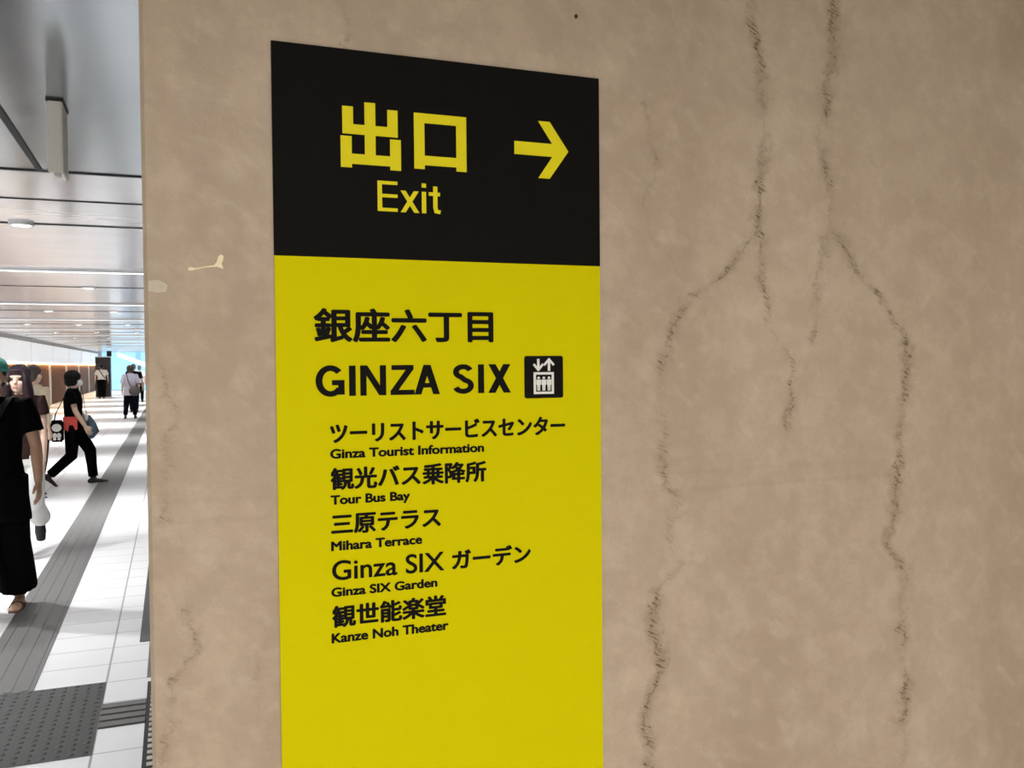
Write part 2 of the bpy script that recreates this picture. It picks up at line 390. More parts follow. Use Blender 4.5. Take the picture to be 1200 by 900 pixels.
def glyph(c, w):                  # cap height 1; returns (polygons, advance width)
    h = w/2
    if c == 'G': return stroke(arc(.40, .5, .40-h, .515-h, 42, 322, 24), w) + [[(.44, .36), (.78, .36), (.78, .36+w*.92), (.44, .36+w*.92)], [(.78-w*.95, .05), (.78, .05), (.78, .44), (.78-w*.95, .44)]], .78
    if c == 'I': return [[(0, 0), (w, 0), (w, 1), (0, 1)]], w
    if c == 'N': return [[(0, 0), (w*.95, 0), (w*.95, 1), (0, 1)], [(.72-w*.95, 0), (.72, 0), (.72, 1), (.72-w*.95, 1)], [(0, 1), (w*1.08, 1), (.72, 0), (.72-w*1.08, 0)]], .72
    if c == 'Z': return [[(.03, 1-w*.9), (.66, 1-w*.9), (.66, 1), (.03, 1)], [(0, 0), (.68, 0), (.68, w*.9), (0, w*.9)], [(0, w*.9-.03), (w*1.25, w*.9), (.66, 1-w*.9+.03), (.66-w*1.25, 1-w*.9)]], .68
    if c == 'A': return [[(0, 0), (w*1.08, 0), (.37+w*.56, 1), (.37-w*.56, 1)], [(.74, 0), (.37+w*.56, 1), (.37-w*.56, 1), (.74-w*1.08, 0)], [(.16, .23), (.58, .23), (.53, .23+w*.85), (.21, .23+w*.85)]], .74
    if c == 'S':
        top_ = arc(.325, .745, .305-h, .27-h, 18, 250, 18); bot_ = arc(.325, .268, .325-h, .283-h, 75, -162, 18)
        return stroke(top_ + bot_, w*.95), .65
    if c == 'X': return [[(0, 0), (w*1.22, 0), (.69, 1), (.69-w*1.22, 1)], [(.01, 1), (.01+w*1.22, 1), (.70, 0), (.70-w*1.22, 0)]], .70
    if c == 'E': return [[(0, 0), (w, 0), (w, 1), (0, 1)]] + [[(0, z), (.56, z), (.56, z+w*.9), (0, z+w*.9)] for z in (0, .46, 1-w*.9)], .57
    if c == 'x': return [[(0, 0), (w*1.15, 0), (.52, .72), (.52-w*1.15, .72)], [(.0, .72), (w*1.15, .72), (.53, 0), (.53-w*1.15, 0)]], .53
    if c == 'i': return [[(0, 0), (w, 0), (w, .72), (0, .72)], [(0, .86), (w, .86), (w, 1), (0, 1)]], w
    if c == 't': return stroke([(.13+h, .92), (.13+h, .2), (.16+h, .08), (.34, h*.95)], w) + [[(0, .60), (.33, .60), (.33, .72), (0, .72)]], .34
    return [], .12
def drawn(name, body_, x0, x1, z0, z1, w, gap, material):
    polys, x = [], 0
    for c in body_:
        g, adv = glyph(c, w)
        polys += [[(px+x, pz) for px, pz in p] for p in g]; x += adv + gap*(0 if c == 'Z' else 1)
    x -= gap
    return letter_polys(name, [[(x0+px/x*(x1-x0), z0+pz*(z1-z0)) for px, pz in p] for p in polys], material)
drawn('lettering', 'Exit', .3306, .4412, 1.8606, 1.9118, .125, .075, YLET)
K = BLET
letter_text('lettering', '銀座六丁目', .2206, .5366, 1.6376, 1.6955, K, 0.0042)
drawn('lettering', 'GINZA SIX', .2226, .5690, 1.5480, 1.5990, .182, .125, K)
letter_text('lettering', 'ツーリストサービスセンター', .2450, .6752, 1.4690, 1.5032, K, .0030)
letter_text('lettering', 'Ginza Tourist Information', .2450, .5170, 1.4432, 1.4597, K, .0021)
letter_text('lettering', '観光バス乗降所', .2450, .5210, 1.3903, 1.4280, K, .0030)
letter_text('lettering', 'Tour Bus Bay', .2446, .3812, 1.3613, 1.3820, K, .0021)
letter_text('lettering', '三原テラス', .2450, .4360, 1.3150, 1.3495, K, .0030)
letter_text('lettering', 'Mihara Terrace', .2445, .4018, 1.2883, 1.3046, K, .0021)
letter_text('lettering', 'Ginza SIX', .2455, .4410, 1.2382, 1.2720, K, .0016)
letter_text('lettering', 'ガーデン', .4549, .6050, 1.2377, 1.2730, K, .0030)
letter_text('lettering', 'Ginza SIX Garden', .2437, .4282, 1.2108, 1.2268, K, .0021)
letter_text('lettering', '観世能楽堂', .2445, .4437, 1.1583, 1.1958, K, .0030)
letter_text('lettering', 'Kanze Noh Theater', .2432, .4478, 1.1328, 1.1496, K, .0021)
# lift pictogram
pb = bmesh.new()
pts = []
for cx, cz, a0 in ((.6675, 1.6092, 0), (.5995, 1.6092, 90), (.5995, 1.5408, 180), (.6675, 1.5408, 270)):
    for k in range(7): a = R(a0+15*k); pts.append((cx+.0042*math.cos(a), cz+.0042*math.sin(a)))
prism(pb, pts, LY0, LY1)
pict = on_sign(from_bm('lift_pictogram', pb, BLET)); pict['label'] = 'black square lift symbol'
def bar(p, q, w):
    p, q = Vector(p), Vector(q); d = (q-p).normalized(); n = Vector((-d.y, d.x))*w/2
    return [tuple(p-n), tuple(q-n), tuple(q+n), tuple(p+n)]
def on_pict(name, polys):
    bm = bmesh.new()
    for i, p in enumerate(polys): prism(bm, p, LY0-.0006-i*1e-6, LY0+.0002)
    o = from_bm(name, bm, WLET); o.parent = pict; return o
on_pict('lift_car_outline', [rc(.6130, .6530, 1.5793, 1.5838), rc(.6130, .6530, 1.5440, 1.5484), rc(.6130, .6176, 1.5484, 1.5793), rc(.6486, .6530, 1.5484, 1.5793)])
on_pict('down_arrow', [bar((.6224, 1.6080), (.6224, 1.5900), .0048), bar((.6133, 1.5985), (.6232, 1.5872), .0042), bar((.6216, 1.5872), (.6318, 1.5985), .0042)])
on_pict('up_arrow', [bar((.6435, 1.5860), (.6435, 1.6050), .0048), bar((.6338, 1.5965), (.6443, 1.6080), .0042), bar((.6427, 1.6080), (.6532, 1.5965), .0042)])
def fig(cx):
    el = [(cx+.0026*math.cos(R(30*k)), 1.5735+.0021*math.sin(R(30*k))) for k in range(12)]
    return [el, [(cx-.0045, 1.5705), (cx+.0045, 1.5705), (cx+.0046, 1.5615), (cx+.0030, 1.5600), (cx+.0026, 1.5502), (cx+.0004, 1.5502), (cx+.0003, 1.5590),
                 (cx-.0003, 1.5590), (cx-.0004, 1.5502), (cx-.0026, 1.5502), (cx-.0030, 1.5600), (cx-.0046, 1.5615)]]
for cx in (.6229, .6331, .6433): on_pict('passenger_figure', fig(cx))

# ------------------------------------------------------------------ floor fittings
# guide strip of raised bars
tp = thing('tactile_guide_strip', 'long grey tactile guide strip with raised bars running down the passage', 'tactile paving', (-.82, 4.93, 0))
o = box('base_strip', TACT, tp, -.155, .155, .002, 62, .0005, .004)
bm = bmesh.new()
for q in range(4):
    x = -.115 + q*.077; bbox(bm, x-.017, x+.017, .01, 61.9, .003, .0065)
from_bm('raised_bars', bm, TACT, tp)
dp = thing('tactile_warning_pad', 'dark grey tactile pad of raised dots where the guide strips meet', 'tactile paving', (-.655, 4.48, 0))
bm = bmesh.new(); nx, ny = 128, 182
def dot_h(x, y):
    dx = (x+.292) % .0531; dy = (y+.432) % .0535
    dx = min(dx, .0531-dx); dy = min(dy, .0535-dy); d = math.hypot(dx, dy)
    return .0035 + .0045*max(0, min(1, (.0125-d)/.005))
g = [[bm.verts.new((-.32+.64*i/nx, -.46+.909*j/ny, dot_h(-.32+.64*i/nx, -.46+.909*j/ny))) for j in range(ny+1)] for i in range(nx+1)]
for i in range(nx):
    for j in range(ny): bm.faces.new((g[i][j], g[i+1][j], g[i+1][j+1], g[i][j+1]))
from_bm('dotted_slab', bm, TACTD, dp)
rs = thing('tactile_guide_strip', 'short ridged grey tactile strip branching off toward the pillar', 'tactile paving', (-.334, 4.455, 0))
box('base_strip', GAP, rs, .002, .197, -.155, .155, .0005, .003)
bm = bmesh.new()
for q in range(4): bbox(bm, .004, .195, -.150+q*.077, -.150+q*.077+.052, .002, .009)
from_bm('raised_bars', bm, TACT, rs)
# slotted drain along the foot of the opening
dr = thing('floor_drain_grate', 'slotted metal drain grate in the floor beside the pillar edge', 'drain', (-.133, 3.3, 0))
box('channel', GAP, dr, -.006, .13, 0, 1.56, .0004, .002)
bm = bmesh.new()
for i in range(25): bbox(bm, .012, .128, .03+i*.061, .03+i*.061+.036, .001, .006)
from_bm('grate_bars', bm, STEEL, dr)
# dark border paving beyond the grate
bm = bmesh.new(); bbox(bm, -.2, .3, 5.58, 8.6, .0004, .003)
structure(from_bm('floor_border', bm, BORDER))
bm = bmesh.new(); bbox(bm, -.145, .3, 4.93, 5.57, .0004, .003)
structure(from_bm('floor_border', bm, mat('grey_border_stone', (.11, .11, .11), .5, noise=.15, nscale=60)))

# ------------------------------------------------------------------ ceiling fittings
lamp0 = None
for i, y in enumerate(ROWS):
    if lamp0 is None:
        lamp0 = r_ = thing('linear_ceiling_lamp', '', 'ceiling lamp', (-1.5, y, CEIL), group='linear lamps across the passage ceiling')
        box('diffuser', LAMP, r_, -2.8, 2.8, -.05, .05, -.022, -.012)
        bm = bmesh.new()
        for a in ((-2.83, 2.83, -.075, -.05), (-2.83, 2.83, .05, .075), (-2.83, -2.8, -.05, .05), (2.8, 2.83, -.05, .05)): bbox(bm, *a, -.024, 0)
        from_bm('frame', bm, FRAMEW, r_)
    else:
        r_ = copy_tree(lamp0); r_.location = (-1.5, y, CEIL)
    r_['label'] = 'long thin glowing linear lamp across the passage ceiling, %s' % (
        ['nearest of the row', 'second from the front', 'third from the front', 'fourth from the front', 'fifth from the front', 'sixth from the front',
         'seventh from the front', 'eighth from the front', 'ninth from the front', 'tenth from the front', 'eleventh from the front', 'farthest of the row'][i])
for x, y, w, e in FILL_LAMPS:  # bodies of the added fill lamps, all out of view
    r_ = thing('linear_ceiling_lamp', 'added unseen wide lamp over the concourse %s' % ('close in front of the pillar' if y > -2 else 'far in front of the pillar' if x < 0 else 'toward its right wall'), 'ceiling lamp', (x, y, CEIL))
    box('diffuser', LAMP, r_, -w, w, -.25, .25, -.022, -.012); 
    bm = bmesh.new()
    for a in ((-w-.03, w+.03, -.28, -.25), (-w-.03, w+.03, .25, .28), (-w-.03, -w, -.25, .25), (w, w+.03, -.25, .25)): bbox(bm, *a, -.024, 0)
    from_bm('frame', bm, FRAMEW, r_)
d0 = None
ords = ['nearest', 'second', 'third', 'fourth', 'fifth', 'sixth', 'seventh']
for i, y in enumerate((7.32, 12.91, 18.41, 24.01, 29.51, 35.01)):
    for j, x in enumerate((-1.0, -2.1, -3.2)):
        if d0 is None:
            d0 = r_ = thing('downlight', '', 'downlight', (x, y, CEIL), group='round downlights in the ceiling joints')
            t = bmesh.new(); bmesh.ops.create_cone(t, cap_ends=True, segments=20, radius1=.062, radius2=.062, depth=.008); bmesh.ops.translate(t, verts=t.verts, vec=(0, 0, -.014))
            from_bm('lens', t, DISC, r_)
            t = bmesh.new()
            for k in range(24):
                a, b2 = 2*PI*k/24, 2*PI*(k+1)/24
                q = [[t.verts.new((r0*math.cos(z), r0*math.sin(z), h)) for r0, h in ((.062, -.02), (.085, -.02), (.085, 0), (.062, 0))] for z in (a, b2)]
                for s in range(4): t.faces.new((q[0][s], q[0][(s+1) % 4], q[1][(s+1) % 4], q[1][s]))
            bmesh.ops.remove_doubles(t, verts=t.verts, dist=1e-5)
            from_bm('trim_ring', t, FRAMEW, r_)
        else:
            r_ = copy_tree(d0); r_.location = (x, y, CEIL)
            for c_ in list(r_.children):
                if c_.type == 'LIGHT': bpy.data.objects.remove(c_)
        spot(r_, (110, 380, 300)[j] if i == 0 else 18)
        r_['label'] = 'round ceiling downlight in the %s ceiling joint row, %s of three' % (ords[i], ('right', 'middle', 'left')[j])
for x in (-1.35, -2.6):  # pair outside the view, added to brighten the near floor
    r_ = copy_tree(d0); r_.location = (x, 3.7, CEIL)
    for c_ in list(r_.children):
        if c_.type == 'LIGHT': c_.data = c_.data.copy(); c_.data.energy = 150
    del r_['group']
    r_['label'] = 'added unseen round downlight in the grey metal ceiling before the passage, %s of two' % ('right' if x > -2 else 'left')
# cream box hung from the ceiling
hb = thing('ceiling_box', 'cream upright box hanging from the grey metal ceiling', 'box', (-.41, 4.0, CEIL))
box('casing', CREAM, hb, -.027, .027, -.095, .095, -.285, -.006, bev=.004)
box('mounting_plate', DARK, hb, -.031, .031, -.1, .1, -.008, 0)
box('bracket', FRAMEW, hb, -.006, .016, -.09, -.05, -.300, -.284, bev=.003)

# ------------------------------------------------------------------ left wall light boxes, cabinet, end wall
p0 = None
for i in range(7):
    y = 23.7 + 6.4*i
    if p0 is None:
        p0 = r_ = thing('wall_light_box', '', 'light box', (XL, y, 1.76), group='backlit panels along the left wall')
        box('panel', PANELW, r_, 0, .15, .05, 6.35, .045, .765)
        box('bottom_light_line', LEDW, r_, 0, .152, .05, 6.35, .003, .04)
        box('cove_strip', WARM, r_, .03, .07, .3, 6.1, -.012, .0025)
        box('divider', FRAMEW, r_, 0, .16, -.05, .05, .003, .765)
    else:
        r_ = copy_tree(p0); r_.location = (XL, y, 1.76)
    r_['label'] = 'long white backlit panel above the wooden wall, %s counted from the front' % ['first', 'second', 'third', 'fourth', 'fifth', 'sixth', 'seventh'][i]
cb = thing('cabinet', 'tall charcoal cabinet standing before the pale blue end wall', 'cabinet', (-3.45, 53.0, 0))
box('body', CHAR, cb, -.37, .37, -.4, .4, 0, 2.12, bev=.01)
box('door_seam', DARK, cb, -.005, .005, -.405, -.39, .1, 2.0)
box('top_cap', FRAMEW, cb, -.39, .39, -.42, .42, 2.12, 2.18, bev=.005)
sb = thing('small_speaker', 'small black box on top of the charcoal cabinet', 'speaker', (-3.15, 53.0, 2.18))
box('casing', BLACKP, sb, -.12, .12, -.1, .1, 0, .30, bev=.015)
box('grille', DARK, sb, -.09, .09, -.106, -.098, .03, .27)
ew = thing('backlit_wall_panel', 'large pale blue backlit panel filling the far end of the passage', 'light panel', (0, YE, 0))
box('panel', CYAN, ew, -4.5, 3.0, -.06, 0, .02, CEIL-.02)
bm = bmesh.new(); prism(bm, [(-3.5, 2.60), (-3.5, 2.36), (-1.0, 1.30), (-1.0, 1.62)], -.075, -.055); from_bm('diagonal_band', bm, CYANW, ew)
box('vertical_strip', CYAND, ew, -2.35, -2.0, -.07, -.055, 1.9, CEIL-.03)

# ------------------------------------------------------------------ people
def ring_loft(bm, pts, radii, ref=Vector((1, 0, 0)), seg=16, round_ends=True):
    """closed tube along pts; radii = list of (a, b): a along ref, b across"""
    pts = [Vector(p) for p in pts]; n = len(pts)
    P, A = [], []
    for i in range(n):
        t = (pts[min(i+1, n-1)] - pts[max(i-1, 0)]).normalized()
        P.append((pts[i], t, radii[i]))
    if round_ends:
        p, t, (a, b) = P[0]; q = min(a, b)
        P = [(p - t*q*math.sin(R(s)), t, (a*math.cos(R(s)), b*math.cos(R(s)))) for s in (80, 50, 25)] + P
        p, t, (a, b) = P[-1]; q = min(a, b)
        P = P + [(p + t*q*math.sin(R(s)), t, (a*math.cos(R(s)), b*math.cos(R(s)))) for s in (25, 50, 80)]
    rings = []
    for p, t, (a, b) in P:
        u = ref - t*ref.dot(t)
        if u.length < .05: u = Vector((0, 1, 0)) - t*t.y
        u.normalize(); v = t.cross(u)
        rings.append([bm.verts.new(p + u*a*math.cos(2*PI*k/seg) + v*b*math.sin(2*PI*k/seg)) for k in range(seg)])
    for i in range(len(rings)-1):
        for k in range(seg):
            bm.faces.new((rings[i][k], rings[i][(k+1) % seg], rings[i+1][(k+1) % seg], rings[i+1][k]))
    bm.faces.new(rings[0][::-1]); bm.faces.new(rings[-1])
def ell(bm, c, r, rot=None):
    M_ = Matrix.Translation(c) @ (rot.to_4x4() if rot else Matrix()) @ Matrix.Diagonal((*r, 1))
    bmesh.ops.create_uvsphere(bm, u_segments=20, v_segments=12, radius=1, matrix=M_)
def limb(bm, pts, rad, seg=14): ring_loft(bm, pts, [(r, r) for r in rad], seg=seg)
def remesh(name, bm, voxel, material, parent, smooth_it=4):
    bmesh.ops.recalc_face_normals(bm, faces=bm.faces)
    me = bpy.data.meshes.new('tmp'); bm.to_mesh(me); bm.free()
    o = bpy.data.objects.new('tmp', me); C.objects.link(o)
    md = o.modifiers.new('r', 'REMESH'); md.mode = 'VOXEL'; md.voxel_size = voxel; md.use_smooth_shade = True
    sm = o.modifiers.new('s', 'SMOOTH'); sm.factor = .5; sm.iterations = smooth_it
    out = bpy.data.meshes.new_from_object(o.evaluated_get(bpy.context.evaluated_depsgraph_get()))
    bpy.data.objects.remove(o); bpy.data.meshes.remove(me)
    out.polygons.foreach_set('use_smooth', [True]*len(out.polygons))
    out.name = name
    return new_obj(name, out, material, parent)

class P_: pass
def pose(h, thigh=(0, 0), shin=(0, 0), foot=(0, 0), arm=((0, 8, 8), (0, 8, 8)), hipw=.085, shw=.165, legspread=(0, 0)):
    """index 0 = the person's right (+x), 1 = left; facing +y. Angles in degrees, forward positive."""
    s = h/1.65; q = P_(); q.s = s
    q.hip, q.knee, q.ank, q.toe, q.footd = [], [], [], [], []
    for i, sg in enumerate((1, -1)):
        hp = Vector((sg*hipw*s, 0, .865*s)); ls = R(legspread[i])*sg
        kn = hp + Vector((math.sin(ls), math.sin(R(thigh[i])), -math.cos(R(thigh[i])))).normalized()*.41*s
        an = kn + Vector((math.sin(ls), math.sin(R(shin[i])), -math.cos(R(shin[i])))).normalized()*.395*s
        fd = Vector((sg*.12, math.cos(R(foot[i])), math.sin(R(foot[i])))).normalized()
        q.hip.append(hp); q.knee.append(kn); q.ank.append(an); q.footd.append(fd)
    low = min(min(a.z - .068*s, (a + f*.14*s).z - .045*s) for a, f in zip(q.ank, q.footd))
    dz = Vector((0, 0, -low + .004))
    for L_ in (q.hip, q.knee, q.ank):
        for i in range(2): L_[i] = L_[i] + dz
    q.dz = dz.z
    q.sho, q.elb, q.wri, q.armd = [], [], [], []
    for i, sg in enumerate((1, -1)):
        sh = Vector((sg*shw*s, -.01*s, 1.345*s + dz.z)); fwd, ab, bend = arm[i]
        d1 = Vector((sg*math.sin(R(ab)), math.sin(R(fwd))*math.cos(R(ab)), -math.cos(R(fwd))*math.cos(R(ab))))
        f2 = R(fwd+bend)
        d2 = Vector((sg*math.sin(R(ab))*.5, math.sin(f2), -math.cos(f2))).normalized()
        e = sh + d1*.275*s; w = e + d2*.235*s
        q.sho.append(sh); q.elb.append(e); q.wri.append(w); q.armd.append(d2)
    q.neck = Vector((0, -.01*s, 1.40*s + dz.z)); q.head = Vector((0, .015*s, 1.525*s + dz.z))
    return q
def body(q, mat_, root, voxel=.007, headyaw=0, legs=True):
    s = q.s; bm = bmesh.new(); dz = Vector((0, 0, q.dz))
    ring_loft(bm, [Vector((0, 0, z*s)) + dz for z in (.80, .88, 1.00, 1.12, 1.24, 1.33, 1.385)],
              [(a*s, b*s) for a, b in ((.11, .085), (.145, .10), (.115, .08), (.125, .088), (.140, .092), (.125, .07), (.06, .05))])
    for i in range(2):
        limb(bm, [q.hip[i]+Vector((0, 0, .02)), (q.hip[i]+q.knee[i])/2, q.knee[i], q.knee[i].lerp(q.ank[i], .35), q.ank[i]], [.082*s, .068*s, .050*s, .050*s, .032*s])
        a, fd = q.ank[i], q.footd[i]; upv = Vector((0, 0, 1)) - fd*fd.z
        if upv.length < .2: upv = Vector((0, 1, 0)) - fd*fd.y
        upv.normalize(); hd = a - upv*.035*s - fd*.035*s
        ring_loft(bm, [hd, hd+fd*.07*s, hd+fd*.15*s-upv*.012*s, hd+fd*.205*s-upv*.018*s], [(.030*s, .036*s), (.034*s, .034*s), (.040*s, .018*s), (.034*s, .012*s)])
        sg = 1 if i == 0 else -1
        limb(bm, [Vector((sg*.06*s, -.01*s, 1.35*s))+dz, q.sho[i], q.sho[i].lerp(q.elb[i], .35), q.elb[i], q.elb[i].lerp(q.wri[i], .3), q.wri[i]],
             [.055*s, .052*s, .044*s, .036*s, .037*s, .024*s])
        # hand: palm, four fingers, thumb
        d = q.armd[i]; side = Vector((0, 1, 0)) - d*d.y; side.normalize(); nrm = d.cross(side)*(-sg)
        w = q.wri[i]
        ring_loft(bm, [w, w+d*.04*s, w+d*.085*s], [(.024*s, .018*s), (.036*s, .015*s), (.038*s, .012*s)], ref=side)
        for k, ln in enumerate((.070, .080, .074, .056)):
            b0 = w + d*.078*s + side*(.030-.020*k)*s
            c1 = (d + nrm*.22).normalized(); c2 = (d + nrm*.75).normalized()
            m1 = b0 + c1*ln*.5*s; limb(bm, [b0, m1, m1 + c2*ln*.5*s], [.0090*s, .0084*s, .0066*s], 8)
        t0 = w + d*.028*s + side*.030*s; t1 = t0 + (d*.7+side*.55+nrm*.3).normalized()*.038*s
        limb(bm, [t0, t1, t1 + (d+nrm*.3).normalized()*.030*s], [.013*s, .011*s, .008*s], 8)
    # neck and head
    Rz = Matrix.Rotation(R(headyaw), 3, 'Z'); c = q.head
    H = lambda x, y, z: c + Rz @ (Vector((x, y, z))*s)
    limb(bm, [q.neck - Vector((0, 0, .02*s)), H(0, -.012, -.055)], [.056*s, .050*s])
    E_ = lambda x, y, z, a, b, d: ell(bm, H(x, y, z), (a*s, b*s, d*s), Rz)
    E_(0, -.008, .030, .073, .090, .092); E_(0, .022, -.035, .056, .062, .072); E_(0, .048, -.082, .026, .024, .020)
    limb(bm, [H(0, .078, .012), H(0, .094, -.022)], [.009*s, .014*s], 8)
    for sg in (1, -1):
        E_(sg*.072, -.010, -.008, .010, .020, .030); E_(sg*.034, .055, -.022, .022, .02, .02)
    E_(0, .074, -.052, .022, .012, .006); E_(0, .074, -.062, .019, .011, .006); E_(0, .070, .030, .05, .016, .012)
    o = remesh('body', bm, voxel, mat_, root, 3)
    for sg in (1, -1):
        b2 = bmesh.new(); ell(b2, H(sg*.031, .076, .008), (.013*s, .008*s, .006*s), Rz); from_bm('eye', b2, EYE, root, True)
    b2 = bmesh.new(); ell(b2, H(0, .083, -.057), (.020*s, .006*s, .0075*s), Rz); from_bm('mouth', b2, LIPS, root, True)
    q.H = H; q.Rz = Rz
    return o
def top(q, mat_, root, length=.84, sleeve=.62, loose=1.0, voxel=.010, flare=1.0, name='shirt', sl_r=1.0):
    s = q.s; bm = bmesh.new(); dz = Vector((0, 0, q.dz))
    zs = [length, (length+1.0)/2, 1.0, 1.12, 1.24, 1.33, 1.375, 1.405]
    rr_ = [(.160*flare, .125*flare), (.155*(1+flare)/2, .118*(1+flare)/2), (.140, .105), (.146, .112), (.158, .116), (.155, .095), (.10, .075), (.070, .065)]
    ring_loft(bm, [Vector((0, 0, z*s))+dz for z in zs], [(a*s*loose, b*s*loose) for a, b in rr_], round_ends=False, seg=24)
    for i in range(2):
        sg = 1 if i == 0 else -1
        arm = q.elb[i] - q.sho[i]
        pts = [Vector((sg*.08*s, -.01*s, 1.35*s))+dz, q.sho[i]+Vector((0, 0, .004))]
        rad = [.062*s, .064*s]
        if sleeve <= 1: pts += [q.sho[i]+arm*sleeve*.5, q.sho[i]+arm*sleeve]; rad += [.064*s*sl_r, .066*s*sl_r]
        else: pts += [q.elb[i], q.elb[i].lerp(q.wri[i], sleeve-1)]; rad += [.052*s*sl_r, .040*s*sl_r]
        ring_loft(bm, pts, [(r, r) for r in rad], round_ends=False, seg=18)
    return remesh(name, bm, voxel, mat_, root, 3)
def trousers(q, mat_, root, w=(.098, .082, .066, .055), end=.96, voxel=.010, name='trousers'):
    s = q.s; bm = bmesh.new(); dz = Vector((0, 0, q.dz))
    ring_loft(bm, [Vector((0, 0, z*s))+dz for z in (.80, .88, .98, 1.02)], [(.150*s, .112*s), (.162*s, .118*s), (.140*s, .102*s), (.132*s, .098*s)], round_ends=False, seg=24)
    for i in range(2):
        a = q.knee[i].lerp(q.ank[i], end)
        ring_loft(bm, [q.hip[i]+Vector((0, 0, .03)), q.hip[i].lerp(q.knee[i], .5), q.knee[i], q.knee[i].lerp(q.ank[i], .5*end), a],
                  [(w[0]*s,)*2, ((w[0]+w[1])/2*s,)*2, (w[1]*s,)*2, (w[2]*s,)*2, (w[3]*s,)*2], round_ends=False, seg=20)
    return remesh(name, bm, voxel, mat_, root, 3)
def shoes(q, mat_, root, voxel=.008):
    s = q.s
    for i in range(2):
        bm = bmesh.new(); a, fd = q.ank[i], q.footd[i]; upv = Vector((0, 0, 1)) - fd*fd.z
        if upv.length < .2: upv = Vector((0, 1, 0)) - fd*fd.y
        upv.normalize()
        hd = a - upv*.036*s - fd*.045*s
        ring_loft(bm, [hd-upv*.004*s, hd+fd*.07*s-upv*.002*s, hd+fd*.16*s-upv*.012*s, hd+fd*.23*s-upv*.02*s], [(.038*s, .036*s), (.042*s, .036*s), (.048*s, .024*s), (.038*s, .014*s)])
        limb(bm, [a-upv*.02*s, a+upv*.02*s], [.042*s, .040*s])
        remesh('shoe', bm, voxel, mat_, root, 3)
def hair(q, style, mat_, root, voxel=.009):
    s = q.s; bm = bmesh.new(); H, Rz = q.H, q.Rz
    E_ = lambda x, y, z, a, b, d: ell(bm, H(x, y, z), (a*s, b*s, d*s), Rz)
    if style == 'short':
        E_(0, -.020, .045, .082, .094, .092); E_(0, -.060, -.02, .066, .05, .06)
    if style == 'bob':
        E_(0, -.018, .042, .100, .112, .098); E_(0, -.052, -.030, .098, .075, .072)
        for sg in (1, -1): E_(sg*.070, -.005, -.028, .030, .066, .062)
        E_(0, .062, .052, .075, .036, .030)
    if style == 'long':
        E_(0, -.020, .042, .094, .104, .096)
        for sg in (1, -1):
            ring_loft(bm, [H(sg*.050, .02, .07), H(sg*.070, .030, 0), H(sg*.078, .025, -.10), H(sg*.10, .02, -.22), H(sg*.095, .03, -.32)],
                      [(.03*s, .05*s), (.032*s, .062*s), (.040*s, .06*s), (.042*s, .05*s), (.02*s, .03*s)])
        ring_loft(bm, [H(0, -.06, .03), H(0, -.085, -.1), H(0, -.095, -.25), H(0, -.09, -.36)], [(.08*s, .05*s), (.095*s, .045*s), (.10*s, .035*s), (.07*s, .02*s)])
        E_(0, .055, .078, .060, .034, .026)
    if style == 'tied':
        E_(0, -.022, .040, .086, .098, .094); E_(0, -.105, .05, .042, .042, .045); E_(0, -.06, -.03, .07, .05, .06)
    return remesh('hair', bm, voxel, mat_, root, 3)
def person(label, x, y, facing, grp=None, z=0):
    """facing: world angle (deg) of the direction the person looks, 0 = +x, 90 = +y"""
    return thing('person', label, 'person', (x, y, z), R(facing-90), grp)
def strap(name, pts, root, mat_, w=.016, th=.005):
    bm = bmesh.new(); ring_loft(bm, pts, [(w, th)]*len(pts), ref=Vector((0, 0, 1)) if abs((Vector(pts[-1])-Vector(pts[0])).normalized().z) < .3 else Vector((1, 0, 0)), seg=10, round_ends=False)
    return from_bm(name, bm, mat_, root, True)

# --- near person with the teal cap
r_ = person('person in a teal cap and loose black clothes cut off by the left edge', -1.085, 6.62, 262, z=.0065)
q = pose(1.66, thigh=(16, -4), shin=(-2, -16), foot=(4, -4), arm=((-10, 10, 10), (4, 14, 12)), shw=.18)
body(q, SKIN, r_, .006, headyaw=8)
top(q, CLOB, r_, length=.60, sleeve=.66, loose=1.12, flare=1.18, name='tunic', sl_r=1.10)
trousers(q, CLOB, r_, (.108, .105, .112, .118), .86, name='wide_trousers')
hair(q, 'short', HAIRB, r_)
s = q.s; H = q.H
bm = bmesh.new(); ell(bm, H(0, -.008, .064), (.094*s, .108*s, .080*s), q.Rz)
bmesh.ops.bisect_plane(bm, geom=bm.verts[:]+bm.edges[:]+bm.faces[:], plane_co=H(0, 0, .040), plane_no=q.Rz @ Vector((0, .15, -1)), clear_outer=True)
bmesh.ops.holes_fill(bm, edges=bm.edges[:])
ring_loft(bm, [H(0, .075, .042), H(0, .12, .038), H(0, .165, .026)], [(.078*s, .007*s), (.070*s, .006*s), (.045*s, .005*s)], ref=q.Rz @ Vector((1, 0, 0)))
remesh('cap', bm, .006, TEAL, r_, 2)['label'] = 'teal cap'
for sg in (1, -1):
    bm = bmesh.new(); ell(bm, H(sg*.083, -.006, -.040), (.009*s,)*3); from_bm('earring', bm, PEARL, r_, True)
